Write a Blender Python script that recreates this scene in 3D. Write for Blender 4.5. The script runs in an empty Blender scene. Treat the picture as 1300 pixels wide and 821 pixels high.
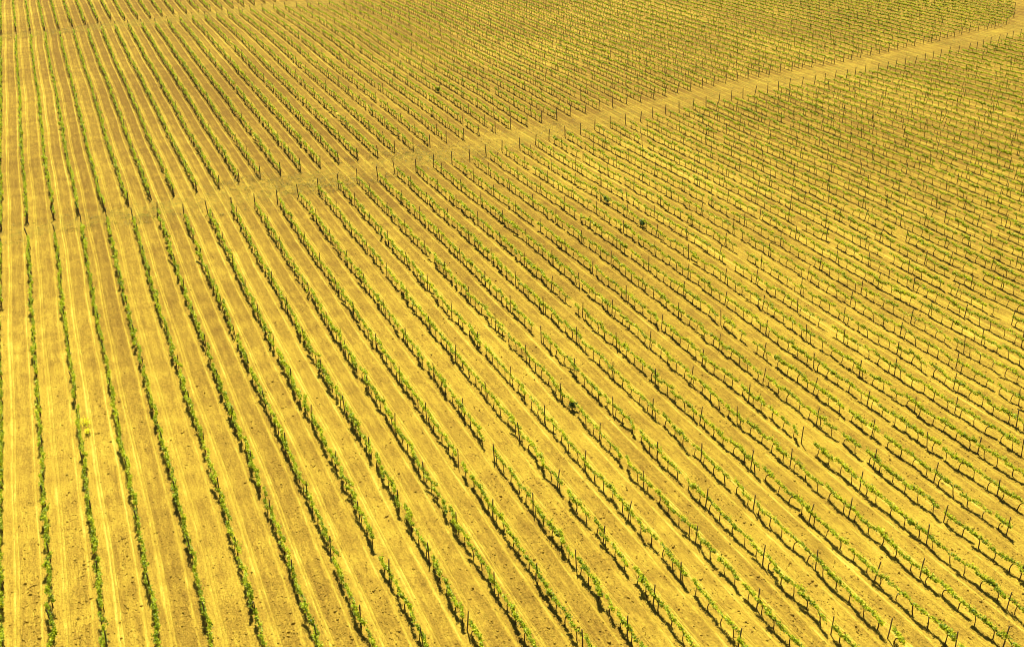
import bpy, math, random
import numpy as np

rng = np.random.default_rng(7)
random.seed(7)
sc = bpy.context.scene
col = sc.collection
R = math.radians

# ------------------------------------------------------------------ frame of the place
# Vine rows run along +Y, row k stands at X = S*k.  The camera hangs 40 m up over row 0.
PW, PH = 1300.0, 821.0           # pixels of the photograph
FPX, CX, CY = 1280.0, 680.0, 365.0
HZ, VPX = -252.0, 2.0            # horizon line and vanishing point of the rows
H = 40.0
PITCH = math.atan((CY - HZ) / FPX)
YAW = math.atan((CX - VPX) / math.hypot(FPX, CY - HZ))
SP = 61.3 / 982.0                # row spacing in px per px below the horizon
_F = np.array([math.sin(YAW) * math.cos(PITCH), math.cos(YAW) * math.cos(PITCH), -math.sin(PITCH)])
_R = np.array([math.cos(YAW), -math.sin(YAW), 0.0])
_U = np.cross(_R, _F)

CAMX = 0.0
def ground_at(px, py):
    d = (px - CX) * _R + (CY - py) * _U + FPX * _F
    t = -H / d[2]
    return d[0] * t + CAMX, d[1] * t

def project(X, Y, Z):
    X, Y, Z = np.broadcast_arrays(np.asarray(X, float) - CAMX, np.asarray(Y, float), np.asarray(Z, float) - H)
    P = np.stack([X, Y, Z], -1)
    w = P @ _F
    return CX + FPX * (P @ _R) / w, CY - FPX * (P @ _U) / w, w

CAMX = -ground_at(VPX, 730)[0]            # puts row 0 at X = 0
S = ground_at(VPX + SP * 982 * 10, 730)[0] / 10.0

def row_end(pts):
    k, y = [], []
    for px, py in pts:
        X, Y = ground_at(px, py)
        k.append(X / S); y.append(Y)
    o = np.argsort(k)
    return np.array(k)[o], np.array(y)[o]

NEAR_START = row_end([(2,312),(36,307),(72,303),(103,291),(136,283),(170,281),(202,274),(232,276),(264,271),(295,266),(348,258),
    (375,250),(401,243),(429,236),(453,229),(479,226),(504,217),(526,216),(549,210),(575,206),(597,201.5),(618,196),(640,190),
    (663,187),(682,182),(703,175),(722,172),(742,168),(761,162.5),(780,160),(799,157),(819,153),(835,147),(854,143),(871,140),
    (889,137),(905,133),(921,130),(938,126),(954,122),(969,120),(1001,112),(1029,108),(1044,105),(1059,101),(1073,99),(1086,95),
    (1100,92),(1113,91),(1126,88),(1140,84),(1177,77),(1202,69.5),(1237,64),(1248,60),(1260,57),(1271,54),(1300,47),(1340,38)])
FAR_END = row_end([(2,294),(34,287),(66,281),(99,275),(131,269),(159,263),(190,256),(219,251),(247,245),(278,239.6),(301,232),(329,227),
    (356,222),(381,217),(406,212),(431,207),(454,202),(479,199),(501,193),(522,190),(547,184),(567,179),(589,176),(611,170),
    (632,166),(650,162),(671,159),(690,154),(709,151),(728,145.7),(747,143),(765,138.7),(783,135),(818,129),(834,125),(851,120.5),
    (868,117.7),(882,115),(900,110.7),(915,108),(987,92.5),(1004,90),(1031,84),(1059,80),(1072,77),(1084,73),(1097,71),(1193,51),
    (1228,42),(1256,38),(1269,35),(1279,31),(1287,22),(1288,12),(1283,0),(1276,-12)])
FAR_START = row_end([(2,51),(18,49),(60,46),(127,38),(181,33.6),(197,32),(214,30),(230,26.6),(244,25),(265,23),(277,21),(308,16),(370,10),(425,4),(480,-3),(540,-10)])
TOP_END = row_end([(2,44),(16,41),(35,39),(55,39),(71,37.5),(89,35),(105,32),(122,30),(140,26),(157,27),(174,25),(189,24),(206,21),
    (220,18),(236,17),(252,15),(267,14),(282,12),(297,10),(340,3),(400,-4),(440,-10)])

def endf(tab, k):
    return float(np.interp(k, tab[0], tab[1]))

def warp(X, Y):                  # slow sideways wander of the rows, repeated in the soil shader
    return 0.07 * np.sin(Y * 0.115 + X * 0.047 + 1.0) + 0.03 * np.sin(Y * 0.271 - X * 0.083 + 0.4)

def height(X, Y):                # very gentle swell of the land
    X = np.asarray(X, float); Y = np.asarray(Y, float)
    f = np.clip((520 - np.hypot(X - 90, Y - 120)) / 200, 0, 1)
    return f * (0.16 * np.sin(X * 0.075 + 0.8) * np.sin(Y * 0.058 + 0.3) + 0.10 * np.sin(X * 0.031 - Y * 0.11 + 2.0))

# ------------------------------------------------------------------ small helpers
def link(name, mesh, parent=None):
    o = bpy.data.objects.new(name, mesh)
    col.objects.link(o)
    if parent is not None:
        o.parent = parent
    return o

def tag(o, label=None, cat=None, group=None, kind=None):
    if label: o["label"] = label
    if cat: o["category"] = cat
    if group: o["group"] = group
    if kind: o["kind"] = kind
    return o

def mesh_from(name, V, polys, mats, mat_idx=None, attrs=None, smooth=False):
    """V (n,3); polys = list of integer arrays (m, corners)."""
    me = bpy.data.meshes.new(name)
    V = np.ascontiguousarray(V, dtype=np.float32)
    polys = [np.ascontiguousarray(p, dtype=np.int32) for p in polys if len(p)]
    me.vertices.add(len(V)); me.vertices.foreach_set("co", V.ravel())
    loops = np.concatenate([p.ravel() for p in polys])
    tot = np.concatenate([np.full(len(p), p.shape[1], np.int32) for p in polys])
    start = np.concatenate([[0], np.cumsum(tot)[:-1]]).astype(np.int32)
    me.loops.add(len(loops)); me.loops.foreach_set("vertex_index", loops)
    me.polygons.add(len(tot)); me.polygons.foreach_set("loop_start", start)
    me.polygons.foreach_set("loop_total", tot)
    for m in mats: me.materials.append(m)
    if mat_idx is not None:
        me.polygons.foreach_set("material_index", np.ascontiguousarray(mat_idx, dtype=np.int32))
    if smooth:
        me.polygons.foreach_set("use_smooth", np.ones(len(tot), bool))
    for an, val in (attrs or {}).items():
        a = me.attributes.new(an, 'FLOAT', 'POINT'); a.data.foreach_set("value", np.ascontiguousarray(val, dtype=np.float32))
    me.update(calc_edges=True); me.validate()
    return me

class NT:
    def __init__(self, name):
        self.m = bpy.data.materials.new(name); self.m.use_nodes = True
        self.t = self.m.node_tree; self.t.nodes.clear()
    def n(self, typ, **kw):
        nd = self.t.nodes.new(typ)
        for k, v in kw.items(): setattr(nd, k, v)
        return nd
    def l(self, a, b): self.t.links.new(a, b)
    def val(self, sock, x):
        if hasattr(x, "is_linked") or isinstance(x, bpy.types.NodeSocket): self.l(x, sock)
        else: sock.default_value = x
    def math(self, op, a, b=None, c=None, clamp=False):
        nd = self.n('ShaderNodeMath', operation=op, use_clamp=clamp)
        self.val(nd.inputs[0], a)
        if b is not None: self.val(nd.inputs[1], b)
        if c is not None: self.val(nd.inputs[2], c)
        return nd.outputs[0]
    def mix(self, f, a, b, mode='MIX'):
        nd = self.n('ShaderNodeMix', data_type='RGBA', blend_type=mode)
        self.val(nd.inputs[0], f); self.val(nd.inputs[6], a); self.val(nd.inputs[7], b)
        return nd.outputs[2]
    def noise(self, vec, scale, detail=2.0, rough=0.5):
        nd = self.n('ShaderNodeTexNoise'); nd.inputs['Scale'].default_value = scale
        nd.inputs['Detail'].default_value = detail; nd.inputs['Roughness'].default_value = rough
        if vec is not None: self.l(vec, nd.inputs['Vector'])
        return nd.outputs['Fac']
    def ramp(self, f, stops, interp='LINEAR'):
        nd = self.n('ShaderNodeValToRGB'); cr = nd.color_ramp; cr.interpolation = interp
        while len(cr.elements) < len(stops): cr.elements.new(0.5)
        for e, (p, c) in zip(cr.elements, stops):
            e.position = p; e.color = (c, c, c, 1) if not isinstance(c, tuple) else (*c, 1)
        self.val(nd.inputs[0], f)
        return nd.outputs[0]

# ------------------------------------------------------------------ materials
def soil_material(name, track=False):
    t = NT(name)
    geo = t.n('ShaderNodeNewGeometry'); pos = geo.outputs['Position']
    sx = t.n('ShaderNodeSeparateXYZ'); t.l(pos, sx.inputs[0]); X, Y = sx.outputs[0], sx.outputs[1]
    def sine(a, b, c, amp):
        s = t.math('MULTIPLY_ADD', Y, a, t.math('MULTIPLY_ADD', X, b, c))
        return t.math('MULTIPLY', t.math('SINE', s), amp)
    # X minus the wander of the rows, in row spacings
    wx = t.math('SUBTRACT', X, t.math('ADD', sine(0.115, 0.047, 1.0, 0.07), sine(0.271, -0.083, 0.4, 0.03)))
    u = t.math('DIVIDE', wx, S)
    # streaks drawn out along the rows
    mp = t.n('ShaderNodeMapping'); t.l(pos, mp.inputs[0]); mp.inputs['Scale'].default_value = (1.0, 0.10, 1.0)
    st = mp.outputs[0]
    wob = t.math('MULTIPLY_ADD', t.noise(st, 0.9, 3), 0.12, -0.06)
    f = t.math('FRACT', t.math('ADD', u, wob))
    lane = t.math('FLOOR', u)
    wn = t.n('ShaderNodeTexWhiteNoise', noise_dimensions='1D'); t.l(lane, wn.inputs['W'])
    lv = wn.outputs['Value']
    band = t.ramp(f, [(0.0,.50),(.07,.56),(.14,.44),(.20,.50),(.235,.90),(.262,.98),(.285,.62),(.31,.66),(.335,.84),(.36,.42),(.41,.26),(.50,.40),(.60,.28),(.70,.26),(.745,.5),(.772,.95),(.797,.84),(.825,.50),(.93,.44),(1.0,.50)])
    streak = t.noise(st, 3.2, 4, .6)
    streak2 = t.noise(st, 9.0, 3, .6)
    furrow = t.noise(st, 24.0, 2, .6)
    fine = t.noise(pos, 7.0, 4, .65)
    grit = t.noise(pos, 26.0, 3, .6)
    patch = t.noise(pos, 0.045, 3, .5)
    mid = t.noise(pos, 0.55, 3, .55)
    upper = t.n('ShaderNodeMapRange'); t.l(t.math('MULTIPLY_ADD', X, .40, Y), upper.inputs[0]); upper.inputs[1].default_value = 72; upper.inputs[2].default_value = 135
    contrast = t.math('MULTIPLY_ADD', lv, 0.40, 0.34)
    contrast = t.math('MULTIPLY', contrast, t.math('MULTIPLY_ADD', t.noise(st, 1.3, 3, .6), 1.9, .05))
    if not track: contrast = t.math('MULTIPLY_ADD', upper.outputs[0], .30, contrast)
    b = t.math('MULTIPLY_ADD', t.math('SUBTRACT', band, .5), contrast, .5)
    wn2 = t.n('ShaderNodeTexWhiteNoise', noise_dimensions='1D'); t.l(t.math('ADD', lane, .37), wn2.inputs['W'])
    b = t.math('MULTIPLY_ADD', t.math('SUBTRACT', wn2.outputs['Value'], .5), .14, b)
    b = t.math('ADD', b, t.math('MULTIPLY_ADD', upper.outputs[0], -.05, .03))
    if True:                     # earth darker up the field and to the right, partly in patches
        dark_patch = t.math('MULTIPLY', upper.outputs[0], t.ramp(t.noise(pos, .035, 3, .55), [(.36, 0.0), (.62, 1.0)]))
        b = t.math('MULTIPLY_ADD', dark_patch, -.20, b)
        b = t.math('MULTIPLY_ADD', upper.outputs[0], -.07, b)
        if track: b = t.math('MULTIPLY_ADD', upper.outputs[0], .06, b)
    b = t.math('ADD', b, t.math('MULTIPLY', t.math('SUBTRACT', streak, .5), .75))
    b = t.math('ADD', b, t.math('MULTIPLY', t.math('SUBTRACT', streak2, .5), .45))
    b = t.math('ADD', b, t.math('MULTIPLY', t.math('SUBTRACT', furrow, .5), .55))
    b = t.math('ADD', b, t.math('MULTIPLY', t.math('SUBTRACT', mid, .5), .75))
    b = t.math('ADD', b, t.math('MULTIPLY', t.math('SUBTRACT', patch, .5), .5), clamp=True)
    cream, pale, tilled, deep = (.58,.445,.064,1), (.475,.338,.033,1), (.360,.238,.025,1), (.205,.120,.015,1)
    c = t.mix(t.math('MULTIPLY', b, 2.0, clamp=True), deep, tilled)
    c = t.mix(t.math('MULTIPLY_ADD', b, 2.6, -1.1, clamp=True), c, pale)
    c = t.mix(t.math('MULTIPLY_ADD', b, 3.4, -2.5, clamp=True), c, cream)
    # crumbs and clods
    loose = t.math('SUBTRACT', 1.0, b)
    sp = t.ramp(fine, [(.26, .22), (.42, .84), (.56, 1.08), (.74, 1.5)])
    c = t.mix(t.math('MULTIPLY_ADD', loose, .6, .4), c, t.mix(1.0, c, sp, 'MULTIPLY'))
    sp2 = t.ramp(grit, [(.30, .34), (.5, 1.0), (.70, 1.55)])
    c = t.mix(0.8, c, t.mix(1.0, c, sp2, 'MULTIPLY'))
    if track:                    # weedy headland: thin green film and straw between the wheel marks
        gr = t.math('MULTIPLY', t.ramp(t.noise(pos, 1.6, 4, .65), [(.46, 0.0), (.64, .75)]), t.ramp(t.noise(pos, 0.12, 2), [(.38, .25), (.62, 1.0)]))
        c = t.mix(t.math('MULTIPLY', gr, .8), c, (.21, .19, .020, 1))
    else:                        # a trace of weeds under the vines
        near = t.ramp(f, [(0.0, 1.0), (.10, .0), (.90, 0.0), (1.0, 1.0)])
        gr = t.math('MULTIPLY', near, t.ramp(t.noise(pos, 2.3, 3, .6), [(.54, 0.0), (.66, .6)]))
        c = t.mix(gr, c, (.27, .22, .03, 1))
    bs = t.n('ShaderNodeBsdfPrincipled'); t.l(c, bs.inputs['Base Color'])
    bs.inputs['Roughness'].default_value = .95; bs.inputs['Specular IOR Level'].default_value = .1
    hgt = t.math('MULTIPLY_ADD', fine, .085, t.math('MULTIPLY', grit, .022))
    hgt = t.math('MULTIPLY', hgt, t.math('MULTIPLY_ADD', loose, 1.0, .35))
    hgt = t.math('MULTIPLY_ADD', streak, .05, t.math('MULTIPLY_ADD', furrow, .012, hgt))
    hgt = t.math('MULTIPLY_ADD', band, -.07, hgt)
    bp = t.n('ShaderNodeBump'); bp.inputs['Strength'].default_value = .9; bp.inputs['Distance'].default_value = 1.0
    t.l(hgt, bp.inputs['Height']); t.l(bp.outputs[0], bs.inputs['Normal'])
    o = t.n('ShaderNodeOutputMaterial'); t.l(bs.outputs[0], o.inputs[0])
    return t.m

def leaf_material(name, dark, midc, light, transl=.45):
    t = NT(name)
    at = t.n('ShaderNodeAttribute', attribute_name='tint')
    oi = t.n('ShaderNodeObjectInfo')
    v = t.math('ADD', at.outputs['Fac'], t.math('MULTIPLY_ADD', oi.outputs['Random'], .24, -.12), clamp=True)
    c = t.ramp(v, [(0.0, dark), (.45, midc), (1.0, light)])
    bs = t.n('ShaderNodeBsdfPrincipled'); t.l(c, bs.inputs['Base Color'])
    bs.inputs['Roughness'].default_value = .5; bs.inputs['Specular IOR Level'].default_value = .3
    tr = t.n('ShaderNodeBsdfTranslucent'); t.l(t.mix(1.0, c, (1.25, 1.15, .6, 1), 'MULTIPLY'), tr.inputs[0])
    mx = t.n('ShaderNodeMixShader'); mx.inputs[0].default_value = transl
    t.l(bs.outputs[0], mx.inputs[1]); t.l(tr.outputs[0], mx.inputs[2])
    o = t.n('ShaderNodeOutputMaterial'); t.l(mx.outputs[0], o.inputs[0])
    return t.m

def rough_material(name, c0, c1, scale, stretch=(1, 1, 1), rough=.9, bump=.01):
    t = NT(name)
    tc = t.n('ShaderNodeNewGeometry'); mp = t.n('ShaderNodeMapping'); t.l(tc.outputs['Position'], mp.inputs[0])
    mp.inputs['Scale'].default_value = stretch
    nz = t.noise(mp.outputs[0], scale, 4, .6)
    oi = t.n('ShaderNodeObjectInfo')
    fac = t.math('ADD', t.math('MULTIPLY_ADD', t.math('SUBTRACT', nz, .5), 2.0, .5), t.math('MULTIPLY_ADD', oi.outputs['Random'], .5, -.25), clamp=True)
    c = t.mix(fac, (*c0, 1), (*c1, 1))
    bs = t.n('ShaderNodeBsdfPrincipled'); t.l(c, bs.inputs['Base Color'])
    bs.inputs['Roughness'].default_value = rough; bs.inputs['Specular IOR Level'].default_value = .2
    bp = t.n('ShaderNodeBump'); bp.inputs['Strength'].default_value = .6; bp.inputs['Distance'].default_value = bump
    t.l(nz, bp.inputs['Height']); t.l(bp.outputs[0], bs.inputs['Normal'])
    o = t.n('ShaderNodeOutputMaterial'); t.l(bs.outputs[0], o.inputs[0])
    return t.m

M_SOIL = soil_material('soil_in_the_rows')
M_TRACK = soil_material('soil_of_the_headland', True)
M_LEAF = leaf_material('young_vine_leaf', (.040, .082, .003), (.28, .39, .009), (.74, .80, .028), .42)
M_DARKLEAF = leaf_material('dark_shrub_leaf', (.020, .055, .016), (.08, .18, .035), (.18, .32, .06), .35)
M_WEED = leaf_material('weed_leaf', (.09, .11, .010), (.19, .19, .018), (.30, .27, .03), .35)
M_BARK = rough_material('vine_bark', (.030, .017, .008), (.080, .048, .021), 14, (1, 1, .3), .95, .012)
M_WOOD = rough_material('weathered_post_wood', (.060, .045, .026), (.15, .115, .070), 22, (1, 1, .12), .9, .006)
M_CLOD = rough_material('dry_earth_clod', (.32, .21, .022), (.50, .35, .04), 9)
M_PETAL = rough_material('yellow_petal', (.80, .74, .01), (.86, .82, .02), 8)

# ------------------------------------------------------------------ mesh parts
def tube(path, radii, sides=5):
    path = np.array(path, float); n = len(path)
    V, Q = [], []
    for i, p in enumerate(path):
        d = path[min(i + 1, n - 1)] - path[max(i - 1, 0)]; d = d / np.linalg.norm(d)
        a = np.cross(d, (0.31, 0.77, 0.55)); a /= np.linalg.norm(a); b = np.cross(d, a)
        for s in range(sides):
            th = 2 * math.pi * s / sides
            V.append(p + radii[i] * (math.cos(th) * a + math.sin(th) * b))
    for i in range(n - 1):
        for s in range(sides):
            s2 = (s + 1) % sides
            Q.append((i * sides + s, i * sides + s2, (i + 1) * sides + s2, (i + 1) * sides + s))
    V.append(path[-1]); c = len(V) - 1
    for s in range(sides):
        b0 = (n - 1) * sides
        Q.append((b0 + s, b0 + (s + 1) % sides, c, c))
    return np.array(V), Q

def join(parts):
    V, Q, off = [], [], 0
    for v, q in parts:
        V.append(v); Q += [tuple(i + off for i in f) for f in q]; off += len(v)
    V = np.concatenate(V)
    q4 = np.array([f for f in Q if f[2] != f[3]], int).reshape(-1, 4)
    q3 = np.array([f[:3] for f in Q if f[2] == f[3]], int).reshape(-1, 3)
    return V, q4, q3

def leaves(points, sizes, tint, up=.6):
    """one folded four-cornered leaf per point"""
    n = len(points)
    nr = rng.normal(size=(n, 3)); nr[:, 2] = np.abs(nr[:, 2]) + up
    nr /= np.linalg.norm(nr, axis=1)[:, None]
    a = np.cross(nr, rng.normal(size=(n, 3))); a /= np.linalg.norm(a, axis=1)[:, None]
    b = np.cross(nr, a)
    s = sizes[:, None]
    V = np.stack([points - .55 * s * a, points + .46 * s * b + .14 * s * nr, points + .6 * s * a, points - .46 * s * b + .14 * s * nr], 1).reshape(-1, 3)
    Q = np.arange(4 * n).reshape(n, 4)
    return V, Q, np.repeat(tint, 4)

VINE = []          # dicts of numpy geometry: trunk (V, q4, q3), leaves (V, Q, tint)
def make_vine(vigor, arms, lean):
    hd = rng.uniform(.54, .70)
    jx, jy = rng.normal(0, .025, 2)
    head = np.array([rng.normal(0, .04), lean * .26, hd])
    path = [(0, 0, -.10), (.01, .0, .02), (jx, jy + lean * .02, .26), (jx * .4, jy * .5 + lean * .10, .48), head]
    r = rng.uniform(.025, .033)
    parts = [tube(path, [r * 1.25, r * 1.15, r, r * .92, r * 1.05], 6)]
    nodes = [head + (0, 0, .02)]
    for s, ln in arms:
        p = [head - (0, 0, .03)]
        for i in range(1, 6):
            q = i / 5
            p.append(head + (rng.normal(0, .022), s * ln * q, .07 * math.sin(q * 2.6) + rng.normal(0, .018)))
        parts.append(tube(p, [r * .7, r * .50, r * .38, r * .30, r * .24, r * .18], 5))
        nodes += [np.array(p[i]) for i in (1, 2, 3, 4, 5)]
        nodes += [(np.array(p[i]) + np.array(p[i + 1])) / 2 for i in (1, 2, 3, 4)]
    P, Sz, T = [], [], []
    for nd in nodes:
        if rng.random() > .72 + .3 * vigor: continue
        nsh = 1 + int(rng.random() < .58) + int(rng.random() < .35 + .4 * vigor) + int(rng.random() < .75 * vigor) + int(rng.random() < .4 * vigor)
        for _ in range(nsh):
            L = (.06 + .26 * rng.random() ** 1.5) * (.65 + .5 * vigor)
            d = np.array([rng.normal(0, .36), rng.normal(0, .58), .85]); d /= np.linalg.norm(d)
            tt = rng.uniform(.25, .8)
            m = max(3, int(L / .038))
            for j in range(m):
                q = (j + .4) / m
                P.append(nd + d * L * q + rng.normal(0, .045, 3) + (0, 0, -.06 * q * q))
                Sz.append(rng.uniform(.055, .108) * (1.1 - .35 * q) * (.85 + .25 * vigor))
                T.append(np.clip(tt + .25 * (q - .4) + rng.normal(0, .22), 0, 1))
    if not P:
        P, Sz, T = [head + (0, 0, .08)], [.08], [.5]
    return dict(trunk=join(parts), leaf=leaves(np.array(P), np.array(Sz), np.array(T)))

KINDS = [("sparse", .55), ("small leafy", .66), ("leafy", .88), ("bushy", 1.08), ("lush", 1.4)]
for ki, (kn, vg) in enumerate(KINDS):
    for j in range(5):
        ln = rng.uniform(.48, .64)
        arms = [(1, ln), (-1, rng.uniform(.46, .62))] if j in (0, 1, 3, 4) else [(1, ln + .18), (-1, .34)]
        d = make_vine(vg, arms, rng.uniform(-.8, .8))
        d["kind"] = ki
        VINE.append(d)

def make_post(hgt, r, splay=0.0):
    n = 9; V, Q = [], []
    zs = [-.25, .02, .35, .7, 1.0, hgt - .015, hgt]
    ph = rng.uniform(0, 6)
    for i, z in enumerate(zs):
        rr = r * (1.06 - .10 * z / hgt) * (1 + rng.normal(0, .02))
        if i == len(zs) - 1: rr *= .82
        cx, cy = .012 * math.sin(z * 2.3 + ph), .012 * math.cos(z * 1.9 + ph)
        for s in range(n):
            th = 2 * math.pi * s / n
            V.append((cx + rr * math.cos(th), cy + rr * math.sin(th), z))
    for i in range(len(zs) - 1):
        for s in range(n):
            s2 = (s + 1) % n
            Q.append((i * n + s, i * n + s2, (i + 1) * n + s2, (i + 1) * n + s))
    V.append((V[-n][0] - r * .8, V[-n][1], hgt + .004)); c = len(V) - 1
    b0 = (len(zs) - 1) * n
    V[c] = tuple(np.mean(np.array(V[b0:b0 + n]), 0) + (0, 0, .004))
    for s in range(n): Q.append((b0 + s, b0 + (s + 1) % n, c, c))
    return join([(np.array(V), Q)])
POST = [make_post(rng.uniform(1.26, 1.48), rng.uniform(.030, .040)) for _ in range(6)]
ENDPOST = [make_post(rng.uniform(1.42, 1.62), rng.uniform(.046, .056)) for _ in range(3)]

# ------------------------------------------------------------------ where everything stands
vines, posts = [], []            # (k, X, Y, variant, rot, scale) / (k, X, Y, variant, is_end, tiltx, tilty, rot)
def vigor_field(X, Y):
    return .60 + .12 * math.sin(X * .21 + Y * .045 + .6) + .10 * math.sin(X * .083 - Y * .13 + 2.1) + .08 * math.sin(X * .9 + Y * .31)

by_kind = [[i for i, d in enumerate(VINE) if d["kind"] == k] for k in range(5)]
def plant_row(k, y0, y1, end_at_low, end_at_high):
    if y1 - y0 < 2: return
    X0 = S * k
    VS = 1.19
    pitch = VS * 5
    ph = rng.uniform(0, pitch)
    def put_post(y, end):
        x = X0 + float(warp(X0, y)) + rng.normal(0, .02)
        posts.append((k, x, y, int(rng.integers(3 if end else 6)), end, rng.normal(0, .045), rng.normal(0, .05), rng.uniform(0, 6.28)))
    if end_at_low and (k < 71 or k % 3 == 0): put_post(y0, True)
    if end_at_high: put_post(y1, True)
    y = y0 + .7; i = 0
    off = rng.integers(5)
    while y < y1 - .5:
        x = X0 + float(warp(X0, y)) + rng.normal(0, .035)
        yy = y + rng.normal(0, .06)
        if (i + off) % 5 == 0 and y - y0 > 3 and y1 - y > 3:
            put_post(y + VS * rng.uniform(.22, .5), False)
        if rng.random() > .014:
            g = vigor_field(x, yy) + rng.normal(0, .20)
            kd = 0 if g < .20 else 1 if g < .45 else 2 if g < .72 else 3 if g < .97 else 4
            flip = math.pi if rng.random() < .5 else 0.0
            vines.append((k, x, yy, int(rng.choice(by_kind[kd])), flip + rng.normal(0, .12), rng.uniform(.92, 1.10)))
        y += VS + rng.normal(0, .02); i += 1

ylim_top = ground_at(650, -14)
def y_at_screen_bottom(k):       # the lowest Y of row k that the frame sees, with a margin
    Ys = np.arange(6, 330, .5)
    px, py, _ = project(np.full_like(Ys, S * k), Ys, 0)
    ok = (px > -230) & (px < PW + 170) & (py < PH + 70) & (py > -16)
    return (Ys[ok].min(), Ys[ok].max()) if ok.any() else None

for k in range(-3, 92):
    r = y_at_screen_bottom(k)
    if r is None: continue
    lo, hi = r
    ns, fe, fs, te = endf(NEAR_START, k), endf(FAR_END, k), endf(FAR_START, k), endf(TOP_END, k)
    if k <= 69 and ns > lo: plant_row(k, lo, min(ns, hi), False, ns < hi)
    a = max(fe, lo); b = min(fs, hi)
    if k > 34: b = hi
    plant_row(k, a, b, fe > lo, fs < hi and k <= 34)
    if k <= 34 and te < hi: plant_row(k, te, hi, True, False)

VA = np.array([(v[1], v[2]) for v in vines]); PA = np.array([(p[1], p[2]) for p in posts])
vz, pz = height(VA[:, 0], VA[:, 1]), height(PA[:, 0], PA[:, 1])

def pick(XY, z, hgt, limit):
    bx, by, w = project(XY[:, 0], XY[:, 1], z + .02)
    tx, ty, _ = project(XY[:, 0], XY[:, 1], z + hgt)
    seen = (np.minimum(bx, tx) > -1) & (np.maximum(bx, tx) < PW - 5) & (ty < PH - 5) & (by > 0)
    idx = np.where(seen)[0]
    idx = idx[np.argsort(w[idx])][:limit]
    return idx, bx, by
VI, vbx, vby = pick(VA, vz, .95, 300)
PI_, pbx, pby = pick(PA, pz, 1.4, 300)

ORD = ["first","second","third","fourth","fifth","sixth","seventh","eighth","ninth","tenth","eleventh","twelfth","thirteenth",
       "fourteenth","fifteenth","sixteenth","seventeenth","eighteenth","nineteenth"]
TENS = {20: ("twentieth", "twenty"), 30: ("thirtieth", "thirty"), 40: ("fortieth", "forty"), 50: ("fiftieth", "fifty"), 60: ("sixtieth", "sixty")}
def ordinal(n):
    if n < 20: return ORD[n - 1]
    t = n // 10 * 10
    return TENS[t][0] if n == t else TENS[t][1] + "-" + ORD[n - t - 1]

# ------------------------------------------------------------------ the individual vines
trunk_me, leaf_me = [], []
for d in VINE:
    V, q4, q3 = d["trunk"]
    trunk_me.append(mesh_from('vine_trunk', V, [q4, q3], [M_BARK], smooth=True))
    V, Q, T = d["leaf"]
    leaf_me.append(mesh_from('vine_foliage', V, [Q], [M_LEAF], attrs={"tint": T}))

def rows_of(idx, arr):
    out = {}
    for i in idx: out.setdefault(arr[i][0], []).append(i)
    for k in out: out[k].sort(key=lambda i: arr[i][2])
    return out

ROW0 = 0                         # row 0 runs up the left edge and counts as the first row
for k, lst in rows_of(VI, vines).items():
    for n, i in enumerate(lst):
        _, x, y, var, rot, scl = vines[i]
        root = bpy.data.objects.new('grapevine', None); col.objects.link(root)
        root.empty_display_size = .3
        root.location = (x, y, float(vz[i])); root.rotation_euler = (0, 0, rot); root.scale = (scl, scl, scl)
        word = KINDS[VINE[var]["kind"]][0]
        edge = "bottom edge" if S * k < ground_at(1296, 819)[0] else "right edge"
        tag(root, f"{word} green grapevine, {ordinal(n + 1)} from the {edge} in the {ordinal(k + 1)} row from the left", "grapevine", "grapevines in the nearest stretch of the rows")
        link('trunk', trunk_me[var], root); link('foliage', leaf_me[var], root)

post_me = [mesh_from('post_wood', V, [a, b], [M_WOOD], smooth=False) for V, a, b in POST]
end_me = [mesh_from('end_post_wood', V, [a, b], [M_WOOD], smooth=False) for V, a, b in ENDPOST]
for k, lst in rows_of(PI_, posts).items():
    for n, i in enumerate(lst):
        _, x, y, var, end, tx, ty, rot = posts[i]
        o = link('trellis_post', (end_me if end else post_me)[var])
        o.location = (x, y, float(pz[i])); o.rotation_euler = (tx, ty, rot)
        edge = "bottom edge" if S * k < ground_at(1296, 819)[0] else "right edge"
        if end:
            lab = f"thick wooden end post beside the dirt track, closing the {ordinal(k + 1)} row from the left"
            if any(posts[j][4] and j != i for j in lst):
                lab = f"thick end post on the {'near' if y < endf(NEAR_START, k) + .5 else 'far'} side of the track, {ordinal(k + 1)} row from the left"
        else:
            lab = f"weathered wooden post, {ordinal(n + 1)} from the {edge} in the {ordinal(k + 1)} row from the left"
        tag(o, lab, "post", "posts in the nearest stretch of the rows")

# ------------------------------------------------------------------ the rest of them, far up the field
def rotz(V, ang, scl, X, Y, Z):
    c, s = np.cos(ang) * scl, np.sin(ang) * scl
    o = np.empty((len(ang), len(V), 3), np.float32)
    o[:, :, 0] = V[None, :, 0] * c[:, None] - V[None, :, 1] * s[:, None] + X[:, None]
    o[:, :, 1] = V[None, :, 0] * s[:, None] + V[None, :, 1] * c[:, None] + Y[:, None]
    o[:, :, 2] = V[None, :, 2] * scl[:, None] + Z[:, None]
    return o.reshape(-1, 3)

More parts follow.
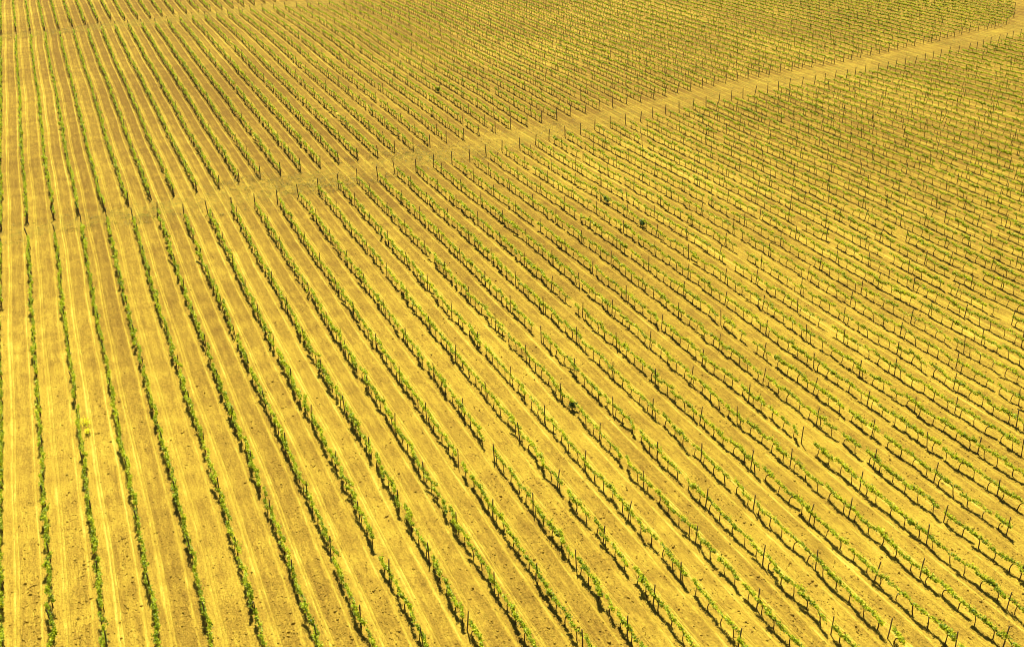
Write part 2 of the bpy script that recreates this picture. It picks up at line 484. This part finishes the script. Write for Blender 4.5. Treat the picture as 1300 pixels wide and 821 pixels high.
vset = set(int(i) for i in VI); pset = set(int(i) for i in PI_)
Vs, P4, P3, tint, off = [], [], [], [], 0
m4, m3 = [], []
for var, d in enumerate(VINE):
    ids = [i for i, v in enumerate(vines) if v[3] == var and i not in vset]
    if not ids: continue
    A = np.array([(vines[i][1], vines[i][2], vz[i], vines[i][4], vines[i][5]) for i in ids])
    for part, mi in (("trunk", 0), ("leaf", 1)):
        V = d[part][0]; n = len(V); m = len(ids)
        Vs.append(rotz(V, A[:, 3], A[:, 4], A[:, 0], A[:, 1], A[:, 2]))
        o = (np.arange(m) * n + off)[:, None, None]
        if part == "trunk":
            P4.append((d[part][1][None] + o).reshape(-1, 4)); m4.append(np.zeros(len(P4[-1]), int))
            P3.append((d[part][2][None] + o).reshape(-1, 3)); m3.append(np.zeros(len(P3[-1]), int))
            tint.append(np.zeros(n * m))
        else:
            P4.append((d[part][1][None] + o).reshape(-1, 4)); m4.append(np.ones(len(P4[-1]), int))
            tint.append(np.clip(np.tile(d[part][2], m) + np.repeat(rng.uniform(-.12, .12, m), n), 0, 1))
        off += n * m
me = mesh_from('far_grapevines', np.concatenate(Vs), [np.concatenate(P4), np.concatenate(P3)], [M_BARK, M_LEAF],
               np.concatenate(m4 + m3), {"tint": np.concatenate(tint)})
tag(link('far_grapevines', me), "rows of small green grapevines filling the field behind the nearest stretch", "grapevines", kind="stuff")

Vs, P4, P3, off = [], [], [], 0
for i, p in enumerate(posts):
    if i in pset: continue
    V, a, b = (ENDPOST if p[4] else POST)[p[3]]
    W = rotz(V, np.array([p[7]]), np.array([1.0]), np.array([p[1]]), np.array([p[2]]), np.array([pz[i]]))
    W[:, 0] += p[6] * V[:, 2]; W[:, 1] -= p[5] * V[:, 2]
    Vs.append(W); P4.append(a + off); P3.append(b + off); off += len(V)
me = mesh_from('far_posts', np.concatenate(Vs), [np.concatenate(P4), np.concatenate(P3)], [M_WOOD])
tag(link('far_trellis_posts', me), "thin wooden posts standing in the far vine rows", "posts", kind="stuff")

# ------------------------------------------------------------------ ground and tracks
def axis(parts):
    return np.unique(np.concatenate([np.arange(a, b + 1e-6, s) for a, b, s in parts]))
gx = axis([(-4000, -400, 400), (-400, -40, 40), (-40, 330, 2.0), (330, 600, 30), (600, 5000, 400)])
gy = axis([(-2000, -200, 200), (-200, 0, 40), (0, 340, 2.0), (340, 700, 40), (700, 7000, 450)])
GX, GY = np.meshgrid(gx, gy)
nx, ny = len(gx), len(gy)
I = np.arange(nx * ny).reshape(ny, nx)
quads = np.stack([I[:-1, :-1], I[:-1, 1:], I[1:, 1:], I[1:, :-1]], -1).reshape(-1, 4)
me = mesh_from('ground', np.stack([GX, GY, height(GX, GY)], -1).reshape(-1, 3), [quads], [M_SOIL], smooth=True)
tag(link('ground', me), kind="structure")

def strip(name, ks, lo, hi, lift):
    """a sheet between two curves over the row numbers, edges tucked under the soil"""
    nq = 9
    V = []
    for k in ks:
        a, b = lo(k), hi(k)
        for j in range(nq):
            q = j / (nq - 1)
            y = a + (b - a) * q; x = S * k
            V.append((x, y, float(height(x, y)) + (lift if 0 < j < nq - 1 else -.03)))
    I = np.arange(len(V)).reshape(len(ks), nq)
    Q = np.stack([I[:-1, :-1], I[1:, :-1], I[1:, 1:], I[:-1, 1:]], -1).reshape(-1, 4)
    me = mesh_from(name, np.array(V), [Q], [M_TRACK], smooth=True)
    return tag(link(name, me), kind="structure")
def smooth(tab, k):
    return float(np.mean([np.interp(k + d, tab[0], tab[1]) for d in (-2.5, -1.2, 0, 1.2, 2.5)]))
strip('dirt_track', np.arange(-12, 76.1, .5), lambda k: smooth(NEAR_START, k) + .6, lambda k: max(smooth(FAR_END, k) - .6, smooth(NEAR_START, k) + 2), .02)
strip('headland_track', np.arange(-12, 34.1, .5), lambda k: smooth(FAR_START, k) + .3, lambda k: smooth(TOP_END, k) - .3, .02)

# ------------------------------------------------------------------ clods and weeds (nobody could count them)
def scatter(n, pymin, pymax):
    px = rng.uniform(-20, PW + 20, n); py = pymin + (pymax - pymin) * np.sqrt(rng.random(n))
    d = (px - CX)[:, None] * _R + (CY - py)[:, None] * _U + FPX * _F
    t = -H / d[:, 2]
    return d[:, 0] * t + CAMX, d[:, 1] * t

X, Y = scatter(70000, 260, 835)
fr = np.mod((X - warp(X, Y)) / S, 1.0)
keep = ((fr > .37) & (fr < .74)) | (rng.random(len(X)) < .16)
dens = .5 + .5 * np.sin(X * .35 + Y * .07) * np.sin(X * .11 - Y * .19 + 1)
keep &= rng.random(len(X)) < .15 + .7 * dens
X, Y = X[keep], Y[keep]; n = len(X)
sz = np.exp(rng.normal(math.log(.026), .48, n)); sz = np.minimum(sz, .10)
base = np.array([(1, 0, 0), (0, 1, 0), (-1, 0, 0), (0, -1, 0), (0, 0, .9), (0, 0, -.5)], float)
V = base[None] * (1 + rng.uniform(-.35, .35, (n, 6, 3))) + rng.uniform(-.25, .25, (n, 6, 3))
V = V * sz[:, None, None]
V[:, :, 0] += X[:, None]; V[:, :, 1] += Y[:, None]; V[:, :, 2] += height(X, Y)[:, None] + (sz * .35)[:, None]
tri = np.array([(0, 1, 4), (1, 2, 4), (2, 3, 4), (3, 0, 4), (1, 0, 5), (2, 1, 5), (3, 2, 5), (0, 3, 5)])
T = (tri[None] + (np.arange(n) * 6)[:, None, None]).reshape(-1, 3)
me = mesh_from('soil_clods', V.reshape(-1, 3), [T], [M_CLOD])
tag(link('soil_clods', me), "crumbs of dry earth strewn over the tilled strips between rows", kind="stuff")

P, Sz, Tn = [], [], []
def tuft(x, y, r, n, h, tn):
    z = float(height(x, y))
    for _ in range(n):
        P.append((x + rng.normal(0, r), y + rng.normal(0, r), z + .03 + abs(rng.normal(0, h)))); Sz.append(rng.uniform(.04, .09)); Tn.append(np.clip(tn + rng.normal(0, .2), 0, 1))
for _ in range(5200):            # on the headland track
    k = rng.uniform(-2, 74); a, b = endf(NEAR_START, k), endf(FAR_END, k)
    y = rng.uniform(a - 1, b + 1); x = S * k
    if math.sin(x * .17 + y * .5) + math.sin(x * .61 - y * .23) + rng.normal(0, .6) < .1: continue
    tuft(x, y, .10, 6, .03, rng.uniform(.2, .8))
for _ in range(4200):            # greener where the track crosses the left half
    k = rng.normal(13, 6); a, b = endf(NEAR_START, k), endf(FAR_END, k)
    y = rng.uniform(a - 1.5, b + 1.5); x = S * k
    if math.sin(x * .23 + y * .4) + rng.normal(0, .7) < .2: continue
    tuft(x, y, .14, 8, .03, rng.uniform(.3, .8))
for _ in range(2600):            # along the second headland and thinly under the vines
    k = rng.uniform(-2, 30); a, b = endf(FAR_START, k), endf(TOP_END, k)
    tuft(S * k, rng.uniform(a, b), .12, 6, .03, rng.uniform(.2, .8))
for i in rng.choice(len(vines), 2400, replace=False):
    tuft(vines[i][1] + rng.normal(0, .12), vines[i][2] + rng.uniform(-.5, .5), .09, 5, .03, rng.uniform(.2, .9))
V, Q, T = leaves(np.array(P), np.array(Sz), np.array(Tn), .9)
me = mesh_from('weeds', V, [Q], [M_WEED], attrs={"tint": T})
tag(link('weeds', me), "thin low weeds on the headland tracks and under the vines", kind="stuff")

# ------------------------------------------------------------------ single plants that stand out
def shrub(px, py, h, r, label, n=420):
    x, y = ground_at(px, py)
    k = round(x / S); x = S * k + float(warp(S * k, y)) + .05
    root = bpy.data.objects.new('shrub', None); col.objects.link(root); root.location = (x, y, float(height(x, y)))
    tag(root, label, "shrub", "dark shrubs among the vines")
    st = join([tube([(0, 0, -.1), (.02, 0, h * .3), (rng.normal(0, .04), rng.normal(0, .04), h * .62)], [.04, .034, .02], 6)])
    link('stem', mesh_from('shrub_stem', st[0], [st[1], st[2]], [M_BARK], smooth=True), root)
    P = []
    for _ in range(9):
        c = np.array([rng.normal(0, r * .5), rng.normal(0, r * .5), h * rng.uniform(.35, .82)])
        P.append(c + rng.normal(0, r * .30, (n // 9, 3)))
    P = np.concatenate(P); P[:, 2] = np.clip(P[:, 2], .06, h)
    V, Q, T = leaves(P, rng.uniform(.06, .12, len(P)), np.clip(rng.normal(.5, .25, len(P)), 0, 1))
    link('foliage', mesh_from('shrub_foliage', V, [Q], [M_DARKLEAF], attrs={"tint": T}), root)
shrub(712, 524, .85, .24, "dark blue-green shrub standing among the vines right of the field's middle")
shrub(769, 259, .85, .30, "dark green round shrub, upper left of the two in the middle right rows")
shrub(814, 290, .68, .30, "low dark green shrub, lower right of the two in the middle right rows")
shrub(555, 117, .80, .32, "squat dark shrub in a row beyond the dirt track, top centre")

def flower(px, py, r, label):
    x, y = ground_at(px, py)
    root = bpy.data.objects.new('flowering_weed', None); col.objects.link(root); root.location = (x, y, float(height(x, y)))
    tag(root, label, "weed", "yellow flowering weeds")
    n, m = 90, 150
    P = np.stack([rng.normal(0, r * .5, n), rng.normal(0, r * .9, n), np.abs(rng.normal(.12, .06, n))], -1)
    B = np.stack([rng.normal(0, r * .45, m), rng.normal(0, r * .8, m), rng.uniform(.18, .34, m)], -1)
    V, Q, T = leaves(np.concatenate([P, B]), np.concatenate([rng.uniform(.05, .09, n), rng.uniform(.05, .085, m)]), rng.uniform(.3, .9, n + m), 1.0)
    me = mesh_from('weed_foliage', V, [Q], [M_WEED, M_PETAL], np.r_[np.zeros(n, int), np.ones(m, int)], {"tint": T})
    link('foliage', me, root)
    st = join([tube([(x0, 0, -.05), (x0 * 1.5, .02, .12), (x0 * 2, .03, .24)], [.012, .010, .006], 5) for x0 in (0.0,)])
    link('stem', mesh_from('weed_stem', st[0], [st[1], st[2]], [M_WEED]), root)
flower(109, 538, .36, "bright yellow flowering weed beside the third row from the left")
flower(112, 550, .20, "small yellow flowering weed just below the bigger yellow one")

# ------------------------------------------------------------------ light, sky, camera
SUN_EL, SUN_AZ = R(59), YAW - R(8)         # azimuth clockwise from +Y: the sun stands ahead of the camera
world = bpy.data.worlds.new("World"); sc.world = world; world.use_nodes = True
nt = world.node_tree; nt.nodes.clear()
sky = nt.nodes.new('ShaderNodeTexSky'); sky.sky_type = 'NISHITA'; sky.sun_disc = False
sky.air_density = .5; sky.dust_density = .2; sky.sun_elevation = SUN_EL; sky.sun_rotation = SUN_AZ
bg = nt.nodes.new('ShaderNodeBackground'); bg.inputs[1].default_value = 0.05
wo = nt.nodes.new('ShaderNodeOutputWorld')
nt.links.new(sky.outputs[0], bg.inputs[0]); nt.links.new(bg.outputs[0], wo.inputs[0])

sun = bpy.data.lights.new('sun', 'SUN'); sun.energy = 5.0; sun.angle = R(.5); sun.color = (1.0, .93, .80)
so = bpy.data.objects.new('sun', sun); col.objects.link(so)
so.rotation_euler = (math.pi / 2 - SUN_EL, 0, math.pi - SUN_AZ)   # lamp shines along -Z of its frame
from mathutils import Vector
to_sun = Vector((math.sin(SUN_AZ) * math.cos(SUN_EL), math.cos(SUN_AZ) * math.cos(SUN_EL), math.sin(SUN_EL)))
so.rotation_euler = to_sun.to_track_quat('Z', 'Y').to_euler(); so.location = to_sun * 200

cam = bpy.data.cameras.new('camera'); co = bpy.data.objects.new('camera', cam); col.objects.link(co)
co.location = (CAMX, 0, H)
co.rotation_euler = (math.pi / 2 - PITCH, 0, -YAW)
cam.sensor_fit = 'HORIZONTAL'; cam.sensor_width = 36; cam.lens = 36 * FPX / PW
cam.shift_x = -(CX - PW / 2) / PW; cam.shift_y = -(PH / 2 - CY) / PW
cam.clip_start = .5; cam.clip_end = 12000
sc.camera = co

vs = sc.view_settings
vs.view_transform = 'Standard'; vs.look = 'None'; vs.gamma = 1; vs.use_curve_mapping = False
vs.exposure = 0.84
print("vines", len(vines), "posts", len(posts), "S", S)
sc.cycles.pixel_filter_type = 'BLACKMAN_HARRIS'; sc.cycles.filter_width = 1.0   # a sharp lens
